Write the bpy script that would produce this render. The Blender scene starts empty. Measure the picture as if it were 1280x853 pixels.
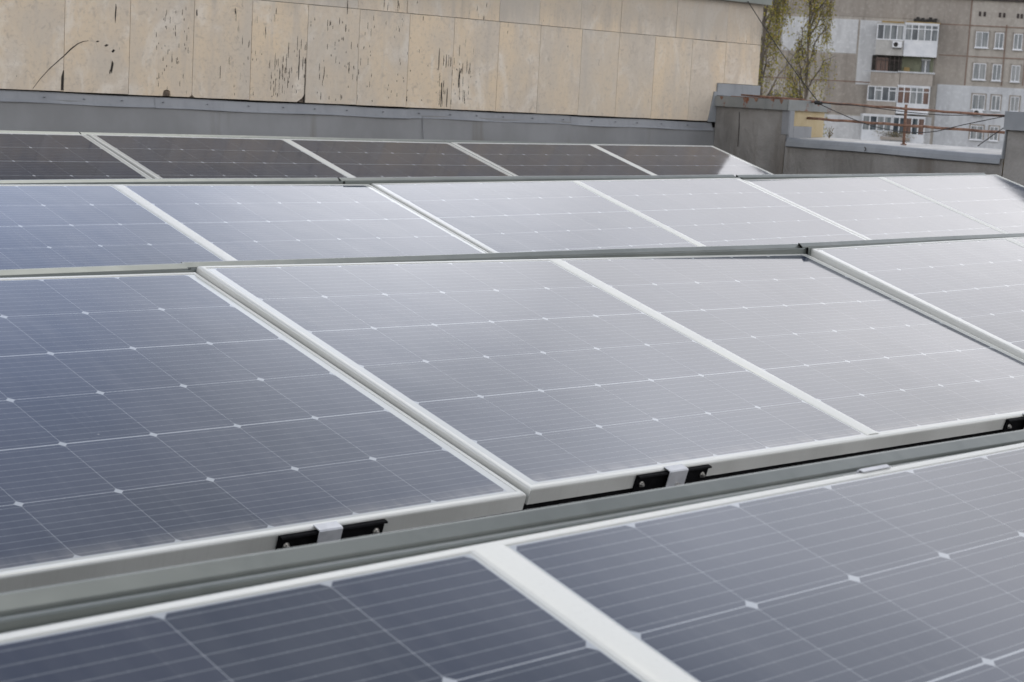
import bpy, bmesh, math, random
from mathutils import Vector, Matrix
random.seed(7)
R = math.radians
D = bpy.data
scn = bpy.context.scene
col = scn.collection
Z0 = 1.2                                   # eye height over the roof; all measured heights are relative to the eye

# ------------------------------------------------------------------ camera
FPX = 2321.5                               # focal length in pixels of a 1280 px wide frame
CR = Vector((0.70473728, -0.70733605, 0.05496438))
CU = Vector((0.05950359, 0.13612881, 0.98890256))
CW = Vector((0.70696867, 0.69364592, -0.13802408))
cam_d = D.cameras.new('camera')
cam = D.objects.new('camera', cam_d)
col.objects.link(cam)
M = Matrix.Identity(4)
for i in range(3):
    M[i][0], M[i][1], M[i][2] = CR[i], CU[i], -CW[i]
M[2][3] = Z0
cam.matrix_world = M
cam_d.sensor_width = 36
cam_d.lens = FPX / 1280 * 36
cam_d.clip_start = 0.05
cam_d.clip_end = 5000
cam_d.dof.use_dof = True
cam_d.dof.focus_distance = 4.8
cam_d.dof.aperture_fstop = 17
scn.camera = cam

def ray(px, py):
    return CW + CR * ((px - 640) / FPX) - CU * ((py - 426.5) / FPX)

# ------------------------------------------------------------------ light
SUN_EL, SUN_AZ = 58, 60                    # azimuth from +Y towards +X
w = D.worlds.new('World')
scn.world = w
w.use_nodes = True
nt = w.node_tree
nt.nodes.clear()

class NB:
    """small helper for node trees"""
    def __init__(s, nt): s.nt = nt
    def n(s, t, **k):
        x = s.nt.nodes.new(t)
        for a, b in k.items(): setattr(x, a, b)
        return x
    def _in(s, sock, v):
        if isinstance(v, bpy.types.NodeSocket): s.nt.links.new(v, sock)
        elif v is not None:
            if hasattr(sock.default_value, '__len__') and not hasattr(v, '__len__'): v = (v,) * len(sock.default_value)
            if hasattr(sock.default_value, '__len__') and len(sock.default_value) == 4 and len(v) == 3: v = (*v, 1)
            sock.default_value = v
    def m(s, op, a=None, b=None, c=None, clamp=False):
        x = s.n('ShaderNodeMath', operation=op, use_clamp=clamp)
        for k, v in enumerate((a, b, c)): s._in(x.inputs[k], v)
        return x.outputs[0]
    def mix(s, f, a, b, mode='MIX'):
        x = s.n('ShaderNodeMix', data_type='RGBA', blend_type=mode)
        s._in(x.inputs[0], f); s._in(x.inputs[6], a); s._in(x.inputs[7], b)
        return x.outputs[2]
    def noise(s, vec, scale, detail=4, rough=.5, dist=0):
        x = s.n('ShaderNodeTexNoise')
        s._in(x.inputs['Vector'], vec)
        x.inputs['Scale'].default_value = scale; x.inputs['Detail'].default_value = detail
        x.inputs['Roughness'].default_value = rough; x.inputs['Distortion'].default_value = dist
        return x.outputs['Fac']
    def smooth(s, v, lo, hi, a=0, b=1):
        x = s.n('ShaderNodeMapRange', interpolation_type='SMOOTHSTEP')
        s._in(x.inputs[0], v); s._in(x.inputs[1], lo); s._in(x.inputs[2], hi); s._in(x.inputs[3], a); s._in(x.inputs[4], b)
        return x.outputs[0]
    def mapping(s, vec, scale=(1, 1, 1), loc=(0, 0, 0), rot=(0, 0, 0)):
        x = s.n('ShaderNodeMapping')
        s._in(x.inputs[0], vec); x.inputs[1].default_value = loc; x.inputs[2].default_value = rot; x.inputs[3].default_value = scale
        return x.outputs[0]
    def sep(s, v):
        x = s.n('ShaderNodeSeparateXYZ'); s._in(x.inputs[0], v); return x.outputs

b = NB(nt)
tc = b.n('ShaderNodeTexCoord')
dirv = tc.outputs['Generated']
sky = b.n('ShaderNodeTexSky', sky_type='NISHITA')
sky.sun_disc = False
sky.sun_elevation = R(SUN_EL)
sky.sun_rotation = R(SUN_AZ)
sky.air_density = 1.2
sky.dust_density = 2.0
sx, sy, sz = b.sep(dirv)
el = b.m('MAXIMUM', sz, 0.0)
# cloud deck: bright towards the horizon, greyer overhead, brighter on the side behind the camera
base = b.smooth(el, .42, .70, 17.5, 6.0)
lown = b.noise(b.mapping(dirv, (1, 1, 2.2)), 3.1, 5, .55, .3)
base = b.m('MULTIPLY', base, b.smooth(lown, .3, .7, .74, 1.24))
back = b.smooth(b.m('MULTIPLY', sy, -1.0), -.15, .6, 1.0, 1.08)
base = b.m('MULTIPLY', base, back)
base = b.m('MULTIPLY', base, b.smooth(b.m('MULTIPLY', sy, b.smooth(el, .80, .58)), .15, .45, 1.0, 1.45))
base = b.m('MULTIPLY', base, b.smooth(b.m('MULTIPLY', sx, -1.0), .1, .7, 1.0, 1.1))
def blob(az, elv, lo, hi):
    v = (math.sin(R(az)) * math.cos(R(elv)), math.cos(R(az)) * math.cos(R(elv)), math.sin(R(elv)))
    x = b.n('ShaderNodeVectorMath', operation='DOT_PRODUCT')
    b.nt.links.new(dirv, x.inputs[0]); x.inputs[1].default_value = v
    return b.smooth(x.outputs['Value'], math.cos(R(hi)), math.cos(R(lo)))
bright = blob(47, 26.5, 0.5, 7)
base = b.m('ADD', base, b.m('MULTIPLY', bright, 11.0))
base = b.m('ADD', base, b.m('MULTIPLY', b.m('MULTIPLY', blob(58, 18, 14, 40), b.smooth(el, .64, .44)), 4.2))
cc = b.mix(b.smooth(el, .34, .62), (1, .985, 1.0), (.86, .93, 1.08))
sc = b.n('ShaderNodeVectorMath', operation='SCALE')
b.nt.links.new(cc, sc.inputs[0]); b.nt.links.new(base, sc.inputs['Scale'])
# a thinner, bluer stretch of cloud to the left
az = b.m('ARCTAN2', sx, sy)
hole = b.smooth(b.m('ADD', az, b.m('MULTIPLY', b.m('SUBTRACT', lown, .5), .5)), R(33), R(44), 1, 0)
hole = b.m('MULTIPLY', hole, b.smooth(az, R(-40), R(0), 0, 1))
blue = b.mix(.25, sky.outputs[0], (7.5, 10.0, 15.0))
bl = b.n('ShaderNodeVectorMath', operation='MULTIPLY')
b.nt.links.new(sc.outputs[0], bl.inputs[0]); bl.inputs[1].default_value = (.98, 1.10, 1.38)
thin = b.mix(.15, bl.outputs[0], sky.outputs[0])
skyc = b.mix(b.m('MULTIPLY', hole, .95), b.mix(.06, sc.outputs[0], sky.outputs[0]), thin)
bg = b.n('ShaderNodeBackground')
bg.inputs[1].default_value = 0.10
b.nt.links.new(skyc, bg.inputs[0])
out = b.n('ShaderNodeOutputWorld')
b.nt.links.new(bg.outputs[0], out.inputs[0])

sl = D.lights.new('sun', 'SUN')
sl.energy = 0.8
sl.angle = R(22)
sl.color = (1, .96, .9)
so = D.objects.new('sun', sl)
col.objects.link(so)
sv = Vector((math.sin(R(SUN_AZ)) * math.cos(R(SUN_EL)), math.cos(R(SUN_AZ)) * math.cos(R(SUN_EL)), math.sin(R(SUN_EL))))
so.rotation_euler = sv.to_track_quat('Z', 'Y').to_euler()

scn.view_settings.view_transform = 'Standard'
scn.view_settings.look = 'None'
scn.view_settings.exposure = -0.2
scn.view_settings.gamma = 1

# ------------------------------------------------------------------ materials
def mat(name, base=(.5, .5, .5), rough=.6, metal=0, spec=.5, build=None):
    m = D.materials.new(name); m.use_nodes = True
    p = m.node_tree.nodes['Principled BSDF']
    p.inputs['Base Color'].default_value = (*base, 1); p.inputs['Roughness'].default_value = rough
    p.inputs['Metallic'].default_value = metal; p.inputs['Specular IOR Level'].default_value = spec
    if build: build(NB(m.node_tree), p)
    return m

def bump(b, p, h, strength=.3, dist=.01):
    x = b.n('ShaderNodeBump'); x.inputs['Strength'].default_value = strength; x.inputs['Distance'].default_value = dist
    b.nt.links.new(h, x.inputs['Height']); b.nt.links.new(x.outputs[0], p.inputs['Normal'])

def objco(b): return b.n('ShaderNodeTexCoord').outputs['Object']

def varied(c1, c2, scale, stretch=(1, 1, 1), lo=.35, hi=.65, bstr=.15, bscale=None, bdist=.005, rj=.1):
    def f(b, p):
        o = objco(b)
        n = b.noise(b.mapping(o, stretch), scale, 6, .6)
        b.nt.links.new(b.mix(b.smooth(n, lo, hi), c1, c2), p.inputs['Base Color'])
        n2 = b.noise(o, bscale or scale * 8, 5, .6)
        r0 = p.inputs['Roughness'].default_value
        b.nt.links.new(b.smooth(n2, .3, .7, max(r0 - rj, .03), min(r0 + rj, 1)), p.inputs['Roughness'])
        if bstr: bump(b, p, n2, bstr, bdist)
    return f

HP = 1.0590                                # pitch of the two cell fields of one panel
CS, CV = 0.1675, 0.1620                    # cell pitch along the row, and up the slope
def solar(b, p):
    o = objco(b)
    x, y, z = b.sep(o)
    second = b.m('GREATER_THAN', x, (6 * CS + HP) / 2)
    x = b.m('SUBTRACT', x, b.m('MULTIPLY', second, HP))
    u = b.m('DIVIDE', x, CS); v = b.m('DIVIDE', y, -CV)
    du = b.m('ABSOLUTE', b.m('SUBTRACT', b.m('FRACT', u), .5))
    dv = b.m('ABSOLUTE', b.m('SUBTRACT', b.m('FRACT', v), .5))
    # every second row gap is wider (string ends)
    rowpar = b.m('ABSOLUTE', b.m('SUBTRACT', b.m('FRACT', b.m('DIVIDE', v, 2.0)), .5))   # .5 at even lines, 0 at odd lines
    gv = b.m('ADD', .0040, b.m('MULTIPLY', b.m('GREATER_THAN', rowpar, .25), .0040))
    inu = b.m('LESS_THAN', du, .4983)
    inv = b.m('LESS_THAN', dv, b.m('SUBTRACT', .5, gv))
    ch = b.m('LESS_THAN', b.m('ADD', du, dv), .949)
    inside = b.m('MULTIPLY', b.m('MULTIPLY', b.m('GREATER_THAN', u, 0), b.m('LESS_THAN', u, 6)),
                 b.m('MULTIPLY', b.m('GREATER_THAN', v, 0), b.m('LESS_THAN', v, 6)))
    cell = b.m('MULTIPLY', b.m('MULTIPLY', inu, inv), b.m('MULTIPLY', ch, inside))
    fb = b.m('ABSOLUTE', b.m('SUBTRACT', b.m('FRACT', b.m('MULTIPLY', v, 9.0)), .5))
    busbar = b.m('LESS_THAN', fb, .034)
    pad = b.m('MULTIPLY', b.m('LESS_THAN', fb, .07), b.m('GREATER_THAN', b.m('ABSOLUTE', b.m('SUBTRACT', b.m('FRACT', b.m('MULTIPLY', u, 5.0)), .5)), .47))
    busbar = b.m('MAXIMUM', busbar, b.m('MULTIPLY', pad, .6))
    # cell to cell shade
    cv = b.n('ShaderNodeCombineXYZ'); b.nt.links.new(b.m('FLOOR', u), cv.inputs[0]); b.nt.links.new(b.m('FLOOR', v), cv.inputs[1])
    oi = b.n('ShaderNodeObjectInfo'); b.nt.links.new(b.m('ADD', b.m('MULTIPLY', oi.outputs['Random'], 37.0), b.m('MULTIPLY', second, 5.3)), cv.inputs[2])
    wn = b.n('ShaderNodeTexWhiteNoise'); b.nt.links.new(cv.outputs[0], wn.inputs[0])
    cellc = b.mix(wn.outputs['Value'], (.019, .028, .050), (.027, .036, .062))
    cellc = b.mix(b.m('MULTIPLY', busbar, .85), cellc, (.15, .165, .185))
    edge = b.m('MULTIPLY', b.m('MULTIPLY', b.m('GREATER_THAN', u, -.006), b.m('LESS_THAN', u, 6.006)), b.m('MULTIPLY', b.m('GREATER_THAN', v, -.006), b.m('LESS_THAN', v, 6.006)))
    colr = b.mix(cell, b.mix(edge, (.50, .51, .48), (.36, .38, .40)), cellc)
    # dust and run marks down the slope
    d1 = b.noise(b.mapping(o, (9, .9, 1)), 3.0, 6, .6)
    d2 = b.noise(o, 2.2, 5, .6)
    d3 = b.noise(o, 160, 2, .5)
    dust = b.m('MULTIPLY', b.m('ADD', b.smooth(d1, .35, .75, 0, .5), b.smooth(d2, .35, .7, 0, .6)), .05)
    runs = b.smooth(b.noise(b.mapping(o, (34, .7, 1)), 2.0, 4, .6), .56, .74, 0, .035)
    dust = b.m('ADD', b.m('ADD', dust, runs), .014)
    vs = b.n('ShaderNodeTexVoronoi'); vs.inputs['Scale'].default_value = 17; b.nt.links.new(o, vs.inputs['Vector'])
    vsel = b.n('ShaderNodeSeparateColor'); b.nt.links.new(vs.outputs['Color'], vsel.inputs[0])
    speck = b.m('MULTIPLY', b.m('LESS_THAN', vs.outputs['Distance'], .035), b.m('GREATER_THAN', vsel.outputs[0], .955))
    dust = b.m('MAXIMUM', dust, b.m('MULTIPLY', speck, .35))
    colr = b.mix(dust, colr, (.50, .49, .47))
    low = b.m('MULTIPLY', b.smooth(v, 5.72, 6.05), b.smooth(b.noise(b.mapping(o, (6, 1, 1)), 4, 5, .6), .3, .65, .1, .32))
    colr = b.mix(low, colr, (.42, .40, .36))
    dark = b.m('MULTIPLY', b.m('LESS_THAN', vs.outputs['Distance'], .05), b.m('GREATER_THAN', vsel.outputs[1], .985))
    colr = b.mix(b.m('MULTIPLY', dark, .8), colr, (.03, .028, .025))
    b.nt.links.new(colr, p.inputs['Base Color'])
    p.inputs['IOR'].default_value = 1.36
    b.nt.links.new(b.smooth(b.m('ADD', b.m('MULTIPLY', d2, .6), b.m('MULTIPLY', d1, .4)), .35, .7, .07, .13), p.inputs['Roughness'])
    # very faint waviness of the glass
    bump(b, p, b.noise(b.mapping(o, (1.6, 1.6, 1)), 2.0, 2, .5), .12, .006)

def travertine(b, p):
    o = objco(b)
    g = b.n('ShaderNodeNewGeometry')
    rnd = g.outputs['Random Per Island']
    off = b.n('ShaderNodeCombineXYZ'); b.nt.links.new(b.m('MULTIPLY', rnd, 60.0), off.inputs[0]); b.nt.links.new(b.m('MULTIPLY', rnd, 23.0), off.inputs[2])
    va = b.n('ShaderNodeVectorMath', operation='ADD'); b.nt.links.new(o, va.inputs[0]); b.nt.links.new(off.outputs[0], va.inputs[1])
    c = va.outputs[0]
    n1 = b.noise(b.mapping(c, (1, 1, .55)), 3.2, 6, .6)
    n2 = b.noise(b.mapping(c, (1, 1, .7)), 5.0, 8, .68, .8)
    n3 = b.noise(b.mapping(c, (1.0, 1, .12)), 14, 5, .6)
    n4 = b.noise(c, 45, 5, .65)
    a = b.mix(b.smooth(n1, .34, .66), (.60, .525, .43), (.72, .585, .42))
    a = b.mix(b.m('MULTIPLY', b.smooth(n2, .48, .66), .6), a, (.78, .72, .63))
    a = b.mix(b.m('MULTIPLY', b.smooth(n3, .52, .72), .45), a, (.53, .47, .40))
    a = b.mix(b.m('MULTIPLY', b.smooth(n4, .50, .70), .4), a, (.41, .35, .29))
    a = b.mix(b.m('MULTIPLY', b.smooth(b.noise(c, 22, 6, .7, 1.0), .55, .68), .4), a, (.36, .31, .26))
    a = b.mix(b.m('MULTIPLY', b.smooth(b.m('FRACT', b.m('MULTIPLY', rnd, 7.31)), .3, 1.0), .55), a, (.54, .495, .43))
    # rain-washed grey on the upper course and runs
    x, y, z = b.sep(o)
    top = b.smooth(b.m('ADD', z, b.m('MULTIPLY', n3, .3)), Z0 + .42, Z0 + .60)
    a = b.mix(b.m('MULTIPLY', top, .45), a, (.37, .34, .30))
    run = b.noise(b.mapping(o, (1, 1, .05)), 9, 4, .6)
    a = b.mix(b.m('MULTIPLY', b.m('MULTIPLY', b.smooth(run, .60, .74), b.smooth(z, Z0 + .2, Z0 + .42)), .45), a, (.26, .235, .20))
    # open pores, stretched along the bedding (upright), in clusters
    clus = b.noise(b.mapping(o, (1, 1, .5), (3.3, 0, .4)), 2.3, 2, .5)
    left = b.smooth(x, 7.7, 7.3)
    pores = b.noise(b.mapping(c, (1, 1, .11)), 62, 3, .7, .4)
    pthr = b.m('SUBTRACT', .735, b.m('MULTIPLY', b.m('MULTIPLY', b.smooth(clus, .46, .66), left), .095))
    pm = b.smooth(b.m('SUBTRACT', pores, pthr), 0, .02)
    dots = b.noise(b.mapping(c, (1, 1, .6)), 48, 3, .6)
    dthr = b.m('SUBTRACT', .775, b.m('MULTIPLY', b.m('MULTIPLY', b.smooth(clus, .42, .62), left), .045))
    pm = b.m('MAXIMUM', pm, b.smooth(b.m('SUBTRACT', dots, dthr), 0, .02))
    a = b.mix(b.m('MULTIPLY', pm, .93), a, (.02, .018, .015))
    b.nt.links.new(a, p.inputs['Base Color'])
    h = b.m('SUBTRACT', b.m('MULTIPLY', n4, .35), b.m('MULTIPLY', pm, 1.0))
    bump(b, p, h, .6, .004)

def membrane(b, p):
    o = objco(b)
    n1 = b.noise(o, 1.8, 5, .6, .5); n2 = b.noise(b.mapping(o, (1, 1, .25)), 7, 5, .6); n3 = b.noise(o, 60, 5, .6)
    a = b.mix(b.smooth(n1, .35, .65), (.20, .192, .18), (.29, .28, .265))
    a = b.mix(b.m('MULTIPLY', b.smooth(n2, .5, .75), .6), a, (.14, .118, .095))
    b.nt.links.new(a, p.inputs['Base Color'])
    bump(b, p, b.m('ADD', b.m('MULTIPLY', n3, .15), b.noise(b.mapping(o, (1, 1, .45)), 5, 4, .6, 1.0)), .7, .03)

def sheetmetal(c1, c2, rust=0.0):
    def f(b, p):
        o = objco(b)
        n1 = b.noise(o, 3.5, 5, .6); n2 = b.noise(b.mapping(o, (1, 1, .2)), 22, 4, .6)
        a = b.mix(b.smooth(n1, .35, .65), c1, c2)
        a = b.mix(b.m('MULTIPLY', b.smooth(n2, .5, .72), .25), a, tuple(k * .72 for k in c1))
        v = b.n('ShaderNodeTexVoronoi'); v.inputs['Scale'].default_value = 9; b.nt.links.new(o, v.inputs['Vector'])
        a = b.mix(b.m('MULTIPLY', b.smooth(v.outputs['Distance'], .06, .0), .5), a, (.10, .075, .06))
        if rust:
            r = b.smooth(b.noise(b.mapping(o, (1, 1, .6)), 13, 5, .65), .58 - rust * .2, .66 - rust * .2)
            a = b.mix(r, a, (.20, .065, .03))
        b.nt.links.new(a, p.inputs['Base Color'])
        bump(b, p, b.noise(o, 5, 3, .5, .5), .25, .012)
    return f

def flashsheet(b, p):
    o = objco(b); x, y, z = b.sep(o)
    n1 = b.noise(b.mapping(o, (1, 1, .7)), 2.2, 5, .6)
    a = b.mix(b.smooth(n1, .3, .7), (.19, .193, .195), (.245, .25, .255))
    n2 = b.noise(b.mapping(o, (1, 1, .08)), 5.5, 4, .55)
    a = b.mix(b.m('MULTIPLY', b.smooth(n2, .60, .76), .5), a, (.12, .10, .075))
    b.nt.links.new(a, p.inputs['Base Color'])
    bump(b, p, b.noise(b.mapping(o, (1, 1, .5)), 2.5, 3, .5, .6), .35, .03)

def rusty(b, p):
    o = objco(b)
    n = b.noise(o, 18, 6, .65)
    a = b.mix(b.smooth(n, .35, .65), (.15, .08, .055), (.30, .175, .12))
    a = b.mix(b.smooth(b.noise(o, 60, 4, .6), .55, .7), a, (.07, .035, .025))
    b.nt.links.new(a, p.inputs['Base Color']); bump(b, p, n, .5, .002)

def aluminium(b, p):
    o = objco(b)
    n = b.noise(b.mapping(o, (60, 60, 3)), 3, 4, .6); n2 = b.noise(o, 4, 5, .6)
    a = b.mix(b.smooth(n2, .3, .7), (.53, .535, .505), (.60, .605, .575))
    a = b.mix(b.m('MULTIPLY', b.smooth(n, .5, .75), .18), a, (.42, .41, .38))
    b.nt.links.new(a, p.inputs['Base Color'])
    b.nt.links.new(b.smooth(n2, .3, .7, .42, .58), p.inputs['Roughness'])

def facade(c1, c2, seam=True):
    def f(b, p):
        o = objco(b)
        n1 = b.noise(b.mapping(o, (1, 1, .35)), .32, 6, .62); n2 = b.noise(b.mapping(o, (1, 1, .2)), 1.4, 5, .65); n3 = b.noise(o, 3, 5, .65)
        a = b.mix(b.smooth(n1, .35, .65), c1, c2)
        a = b.mix(b.m('MULTIPLY', b.smooth(n2, .44, .70), .45), a, tuple(k * .74 for k in c1))
        a = b.mix(b.m('MULTIPLY', b.smooth(n3, .48, .68), .35), a, tuple(min(k * 1.35, .8) for k in c2))
        b.nt.links.new(a, p.inputs['Base Color'])
    return f

MT = {}
MT['solar'] = mat('solar_glass', rough=.1, build=solar)
MT['alu'] = mat('frame_aluminium', rough=.4, metal=.3, spec=.4, build=aluminium)
MT['alu_raw'] = mat('clamp_aluminium', (.62, .63, .65), .5, .3, build=varied((.42, .43, .45), (.50, .51, .53), 30, bstr=.0, rj=.04))
MT['black'] = mat('black_anodised', (.006, .006, .007), .75, 0, .05, build=varied((.003, .003, .0035), (.007, .007, .008), 40, bstr=.0))
MT['steel'] = mat('bolt_steel', (.5, .49, .46), .3, .9, build=varied((.45, .44, .42), (.6, .59, .56), 90, bstr=.1, bdist=.001))
MT['deflector'] = mat('painted_steel', rough=.34, metal=.45, build=sheetmetal((.138, .152, .142), (.168, .182, .170)))
MT['stone'] = mat('travertine', rough=.8, spec=.25, build=travertine)
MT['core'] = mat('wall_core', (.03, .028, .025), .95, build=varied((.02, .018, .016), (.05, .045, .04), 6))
MT['flash'] = mat('grey_flashing', rough=.5, build=flashsheet)
MT['strip'] = mat('light_flashing', rough=.5, build=sheetmetal((.215, .225, .24), (.265, .275, .29), .0))
MT['cap'] = mat('coping_metal', rough=.6, metal=.0, build=sheetmetal((.215, .23, .245), (.275, .29, .305), .0))
MT['caprust'] = mat('rusting_coping', rough=.55, build=sheetmetal((.21, .22, .215), (.26, .27, .265), .04))
MT['membrane'] = mat('roof_membrane', rough=.75, spec=.3, build=membrane)
MT['concrete'] = mat('weathered_concrete', rough=.9, build=varied((.42, .41, .39), (.56, .55, .52), 7, bstr=.3))
MT['plaster'] = mat('ochre_plaster', rough=.9, build=varied((.47, .375, .22), (.56, .47, .31), 6, (1, 1, .5), bstr=.3))
MT['rust'] = mat('rusty_iron', rough=.85, build=rusty)
MT['cable'] = mat('black_cable', (.012, .012, .013), .5, build=varied((.01, .01, .011), (.022, .021, .02), 20, bstr=.05))
MT['roof'] = mat('bitumen_roofing', rough=.9, build=varied((.06, .058, .055), (.10, .095, .09), 1.5, bstr=.3))
MT['crack'] = mat('dark_crack', (.02, .017, .014), .95, build=varied((.015, .013, .011), (.04, .033, .027), 12))
MT['chip'] = mat('broken_stone', rough=.95, build=varied((.09, .07, .055), (.22, .175, .135), 30, bstr=.8))
MT['f_grey'] = mat('old_panel_facade', rough=.95, spec=.2, build=facade((.34, .31, .275), (.42, .39, .35)))
MT['f_dark'] = mat('bare_panel_facade', rough=.95, spec=.2, build=facade((.28, .25, .22), (.35, .32, .285)))
MT['f_white'] = mat('pale_render_patch', rough=.95, spec=.2, build=facade((.50, .505, .51), (.57, .575, .58)))
MT['f_blue'] = mat('bluish_render_patch', rough=.95, spec=.2, build=facade((.47, .48, .50), (.53, .545, .56)))
MT['f_seam'] = mat('panel_seam', rough=.95, spec=.2, build=facade((.20, .135, .105), (.25, .185, .15)))
MT['f_yellow'] = mat('insulation_foam', rough=.95, build=varied((.22, .15, .06), (.34, .25, .11), 1.2))
MT['white'] = mat('white_plastic', rough=.5, build=varied((.60, .62, .65), (.72, .73, .75), 1.0, bstr=0))
MT['pane'] = mat('window_glass', rough=.06, build=varied((.04, .05, .06), (.15, .17, .18), .9, (1.2, 1.2, .3), .4, .6, 0, rj=.02))
MT['curtain'] = mat('curtained_glass', rough=.15, build=varied((.12, .14, .15), (.27, .28, .28), 2.2, (2, 2, .2), .35, .65, 0, rj=.05))
MT['browncurt'] = mat('brown_curtain_glass', rough=.2, build=varied((.09, .05, .04), (.17, .10, .075), 2.0, (2, 2, .2), bstr=0, rj=.05))
MT['bal_beige'] = mat('balcony_cladding', rough=.8, build=facade((.30, .265, .23), (.37, .335, .30)))
MT['bal_lt'] = mat('balcony_pale_cladding', rough=.8, build=facade((.40, .39, .37), (.47, .46, .44)))
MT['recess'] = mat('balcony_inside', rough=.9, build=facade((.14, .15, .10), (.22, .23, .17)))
MT['darkiron'] = mat('dark_iron', (.04, .03, .028), .7, build=varied((.03, .022, .02), (.06, .045, .04), 3, bstr=0))
MT['bark'] = mat('birch_bark', rough=.9, build=varied((.085, .07, .055), (.17, .145, .12), 2.5, (1, 1, .3)))
def leafm(b, p):
    g = b.n('ShaderNodeNewGeometry'); r = g.outputs['Random Per Island']
    a = b.mix(r, (.20, .20, .03), (.38, .32, .05))
    a = b.mix(b.smooth(b.m('FRACT', b.m('MULTIPLY', r, 13.7)), .75, .9), a, (.30, .20, .05))
    b.nt.links.new(a, p.inputs['Base Color'])
MT['leaf'] = mat('young_leaves', rough=.7, build=leafm)
MT['weed'] = mat('dry_weed', rough=.9, build=varied((.16, .13, .07), (.25, .21, .12), 20, bstr=0))
MT['ground'] = mat('city_ground', rough=.95, build=varied((.06, .065, .045), (.11, .105, .09), .05, bstr=0))

# ------------------------------------------------------------------ geometry helpers
class MB:
    def __init__(s): s.v = []; s.f = []; s.m = []
    def add(s, vs, fs, mi=0):
        k = len(s.v); s.v += [tuple(v) for v in vs]; s.f += [tuple(i + k for i in f) for f in fs]; s.m += [mi] * len(fs)
    def box(s, a, c, mi=0):
        (x0, y0, z0), (x1, y1, z1) = a, c
        s.add([(x0, y0, z0), (x1, y0, z0), (x1, y1, z0), (x0, y1, z0), (x0, y0, z1), (x1, y0, z1), (x1, y1, z1), (x0, y1, z1)],
              [(0, 3, 2, 1), (4, 5, 6, 7), (0, 1, 5, 4), (1, 2, 6, 5), (2, 3, 7, 6), (3, 0, 4, 7)], mi)
    def prism(s, pts, axis, a, c, mi=0):
        """polygon in the plane across axis, extruded from a to c"""
        def P(q, t):
            return {0: (t, q[0], q[1]), 1: (q[0], t, q[1]), 2: (q[0], q[1], t)}[axis]
        n = len(pts)
        s.add([P(q, a) for q in pts] + [P(q, c) for q in pts],
              [tuple(range(n))[::-1], tuple(range(n, 2 * n))] + [(i, (i + 1) % n, n + (i + 1) % n, n + i) for i in range(n)], mi)
    def tube(s, pts, r, n=8, mi=0):
        pts = [Vector(q) for q in pts]
        rr = r if hasattr(r, '__len__') else [r] * len(pts)
        vs = []
        for i, q in enumerate(pts):
            t = (pts[min(i + 1, len(pts) - 1)] - pts[max(i - 1, 0)]).normalized()
            a = t.cross(Vector((0, 0, 1)));
            if a.length < .1: a = t.cross(Vector((1, 0, 0)))
            a.normalize(); c = t.cross(a)
            vs += [q + (a * math.cos(2 * math.pi * k / n) + c * math.sin(2 * math.pi * k / n)) * rr[i] for k in range(n)]
        fs = [(i * n + k, i * n + (k + 1) % n, (i + 1) * n + (k + 1) % n, (i + 1) * n + k) for i in range(len(pts) - 1) for k in range(n)]
        fs += [tuple(range(n))[::-1], tuple(range((len(pts) - 1) * n, len(pts) * n))]
        s.add(vs, fs, mi)
    def grid(s, fn, nu, nv, mi=0):
        vs = [fn(i / nu, j / nv) for j in range(nv + 1) for i in range(nu + 1)]
        fs = [(j * (nu + 1) + i, j * (nu + 1) + i + 1, (j + 1) * (nu + 1) + i + 1, (j + 1) * (nu + 1) + i) for j in range(nv) for i in range(nu)]
        s.add(vs, fs, mi)
    def build(s, name, m, parent=None, smooth=False, bevel=0, loc=None, recalc=True):
        me = D.meshes.new(name); me.from_pydata(s.v, [], s.f)
        ms = m if isinstance(m, (list, tuple)) else [m]
        for q in ms: me.materials.append(q)
        for pl, k in zip(me.polygons, s.m): pl.material_index = k; pl.use_smooth = smooth
        if recalc or bevel:
            bm = bmesh.new(); bm.from_mesh(me)
            if recalc: bmesh.ops.recalc_face_normals(bm, faces=bm.faces)
            if bevel:
                es = [e for e in bm.edges if len(e.link_faces) == 2 and e.calc_face_angle(0) > .5]
                bmesh.ops.bevel(bm, geom=es, offset=bevel, segments=2, affect='EDGES', profile=.6)
            bm.to_mesh(me); bm.free()
        o = D.objects.new(name, me); col.objects.link(o)
        if parent: o.parent = parent
        if loc: o.location = loc
        return o

def tag(o, label=None, cat=None, group=None, kind=None):
    if label: o['label'] = label
    if cat: o['category'] = cat
    if group: o['group'] = group
    if kind: o['kind'] = kind
    return o

def empty(name, loc=(0, 0, 0), **k):
    o = D.objects.new(name, None); col.objects.link(o); o.location = loc; o.empty_display_size = .1
    return tag(o, **k)

# ------------------------------------------------------------------ setting
g = MB(); g.box((-600, -400, Z0 - 21.5), (900, 900, Z0 - 21)); tag(g.build('ground', MT['ground']), kind='structure')
g = MB(); g.box((-9, -6, Z0 - 20.99), (9.93, 16, 0)); tag(g.build('roof', MT['roof']), kind='structure')

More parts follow.
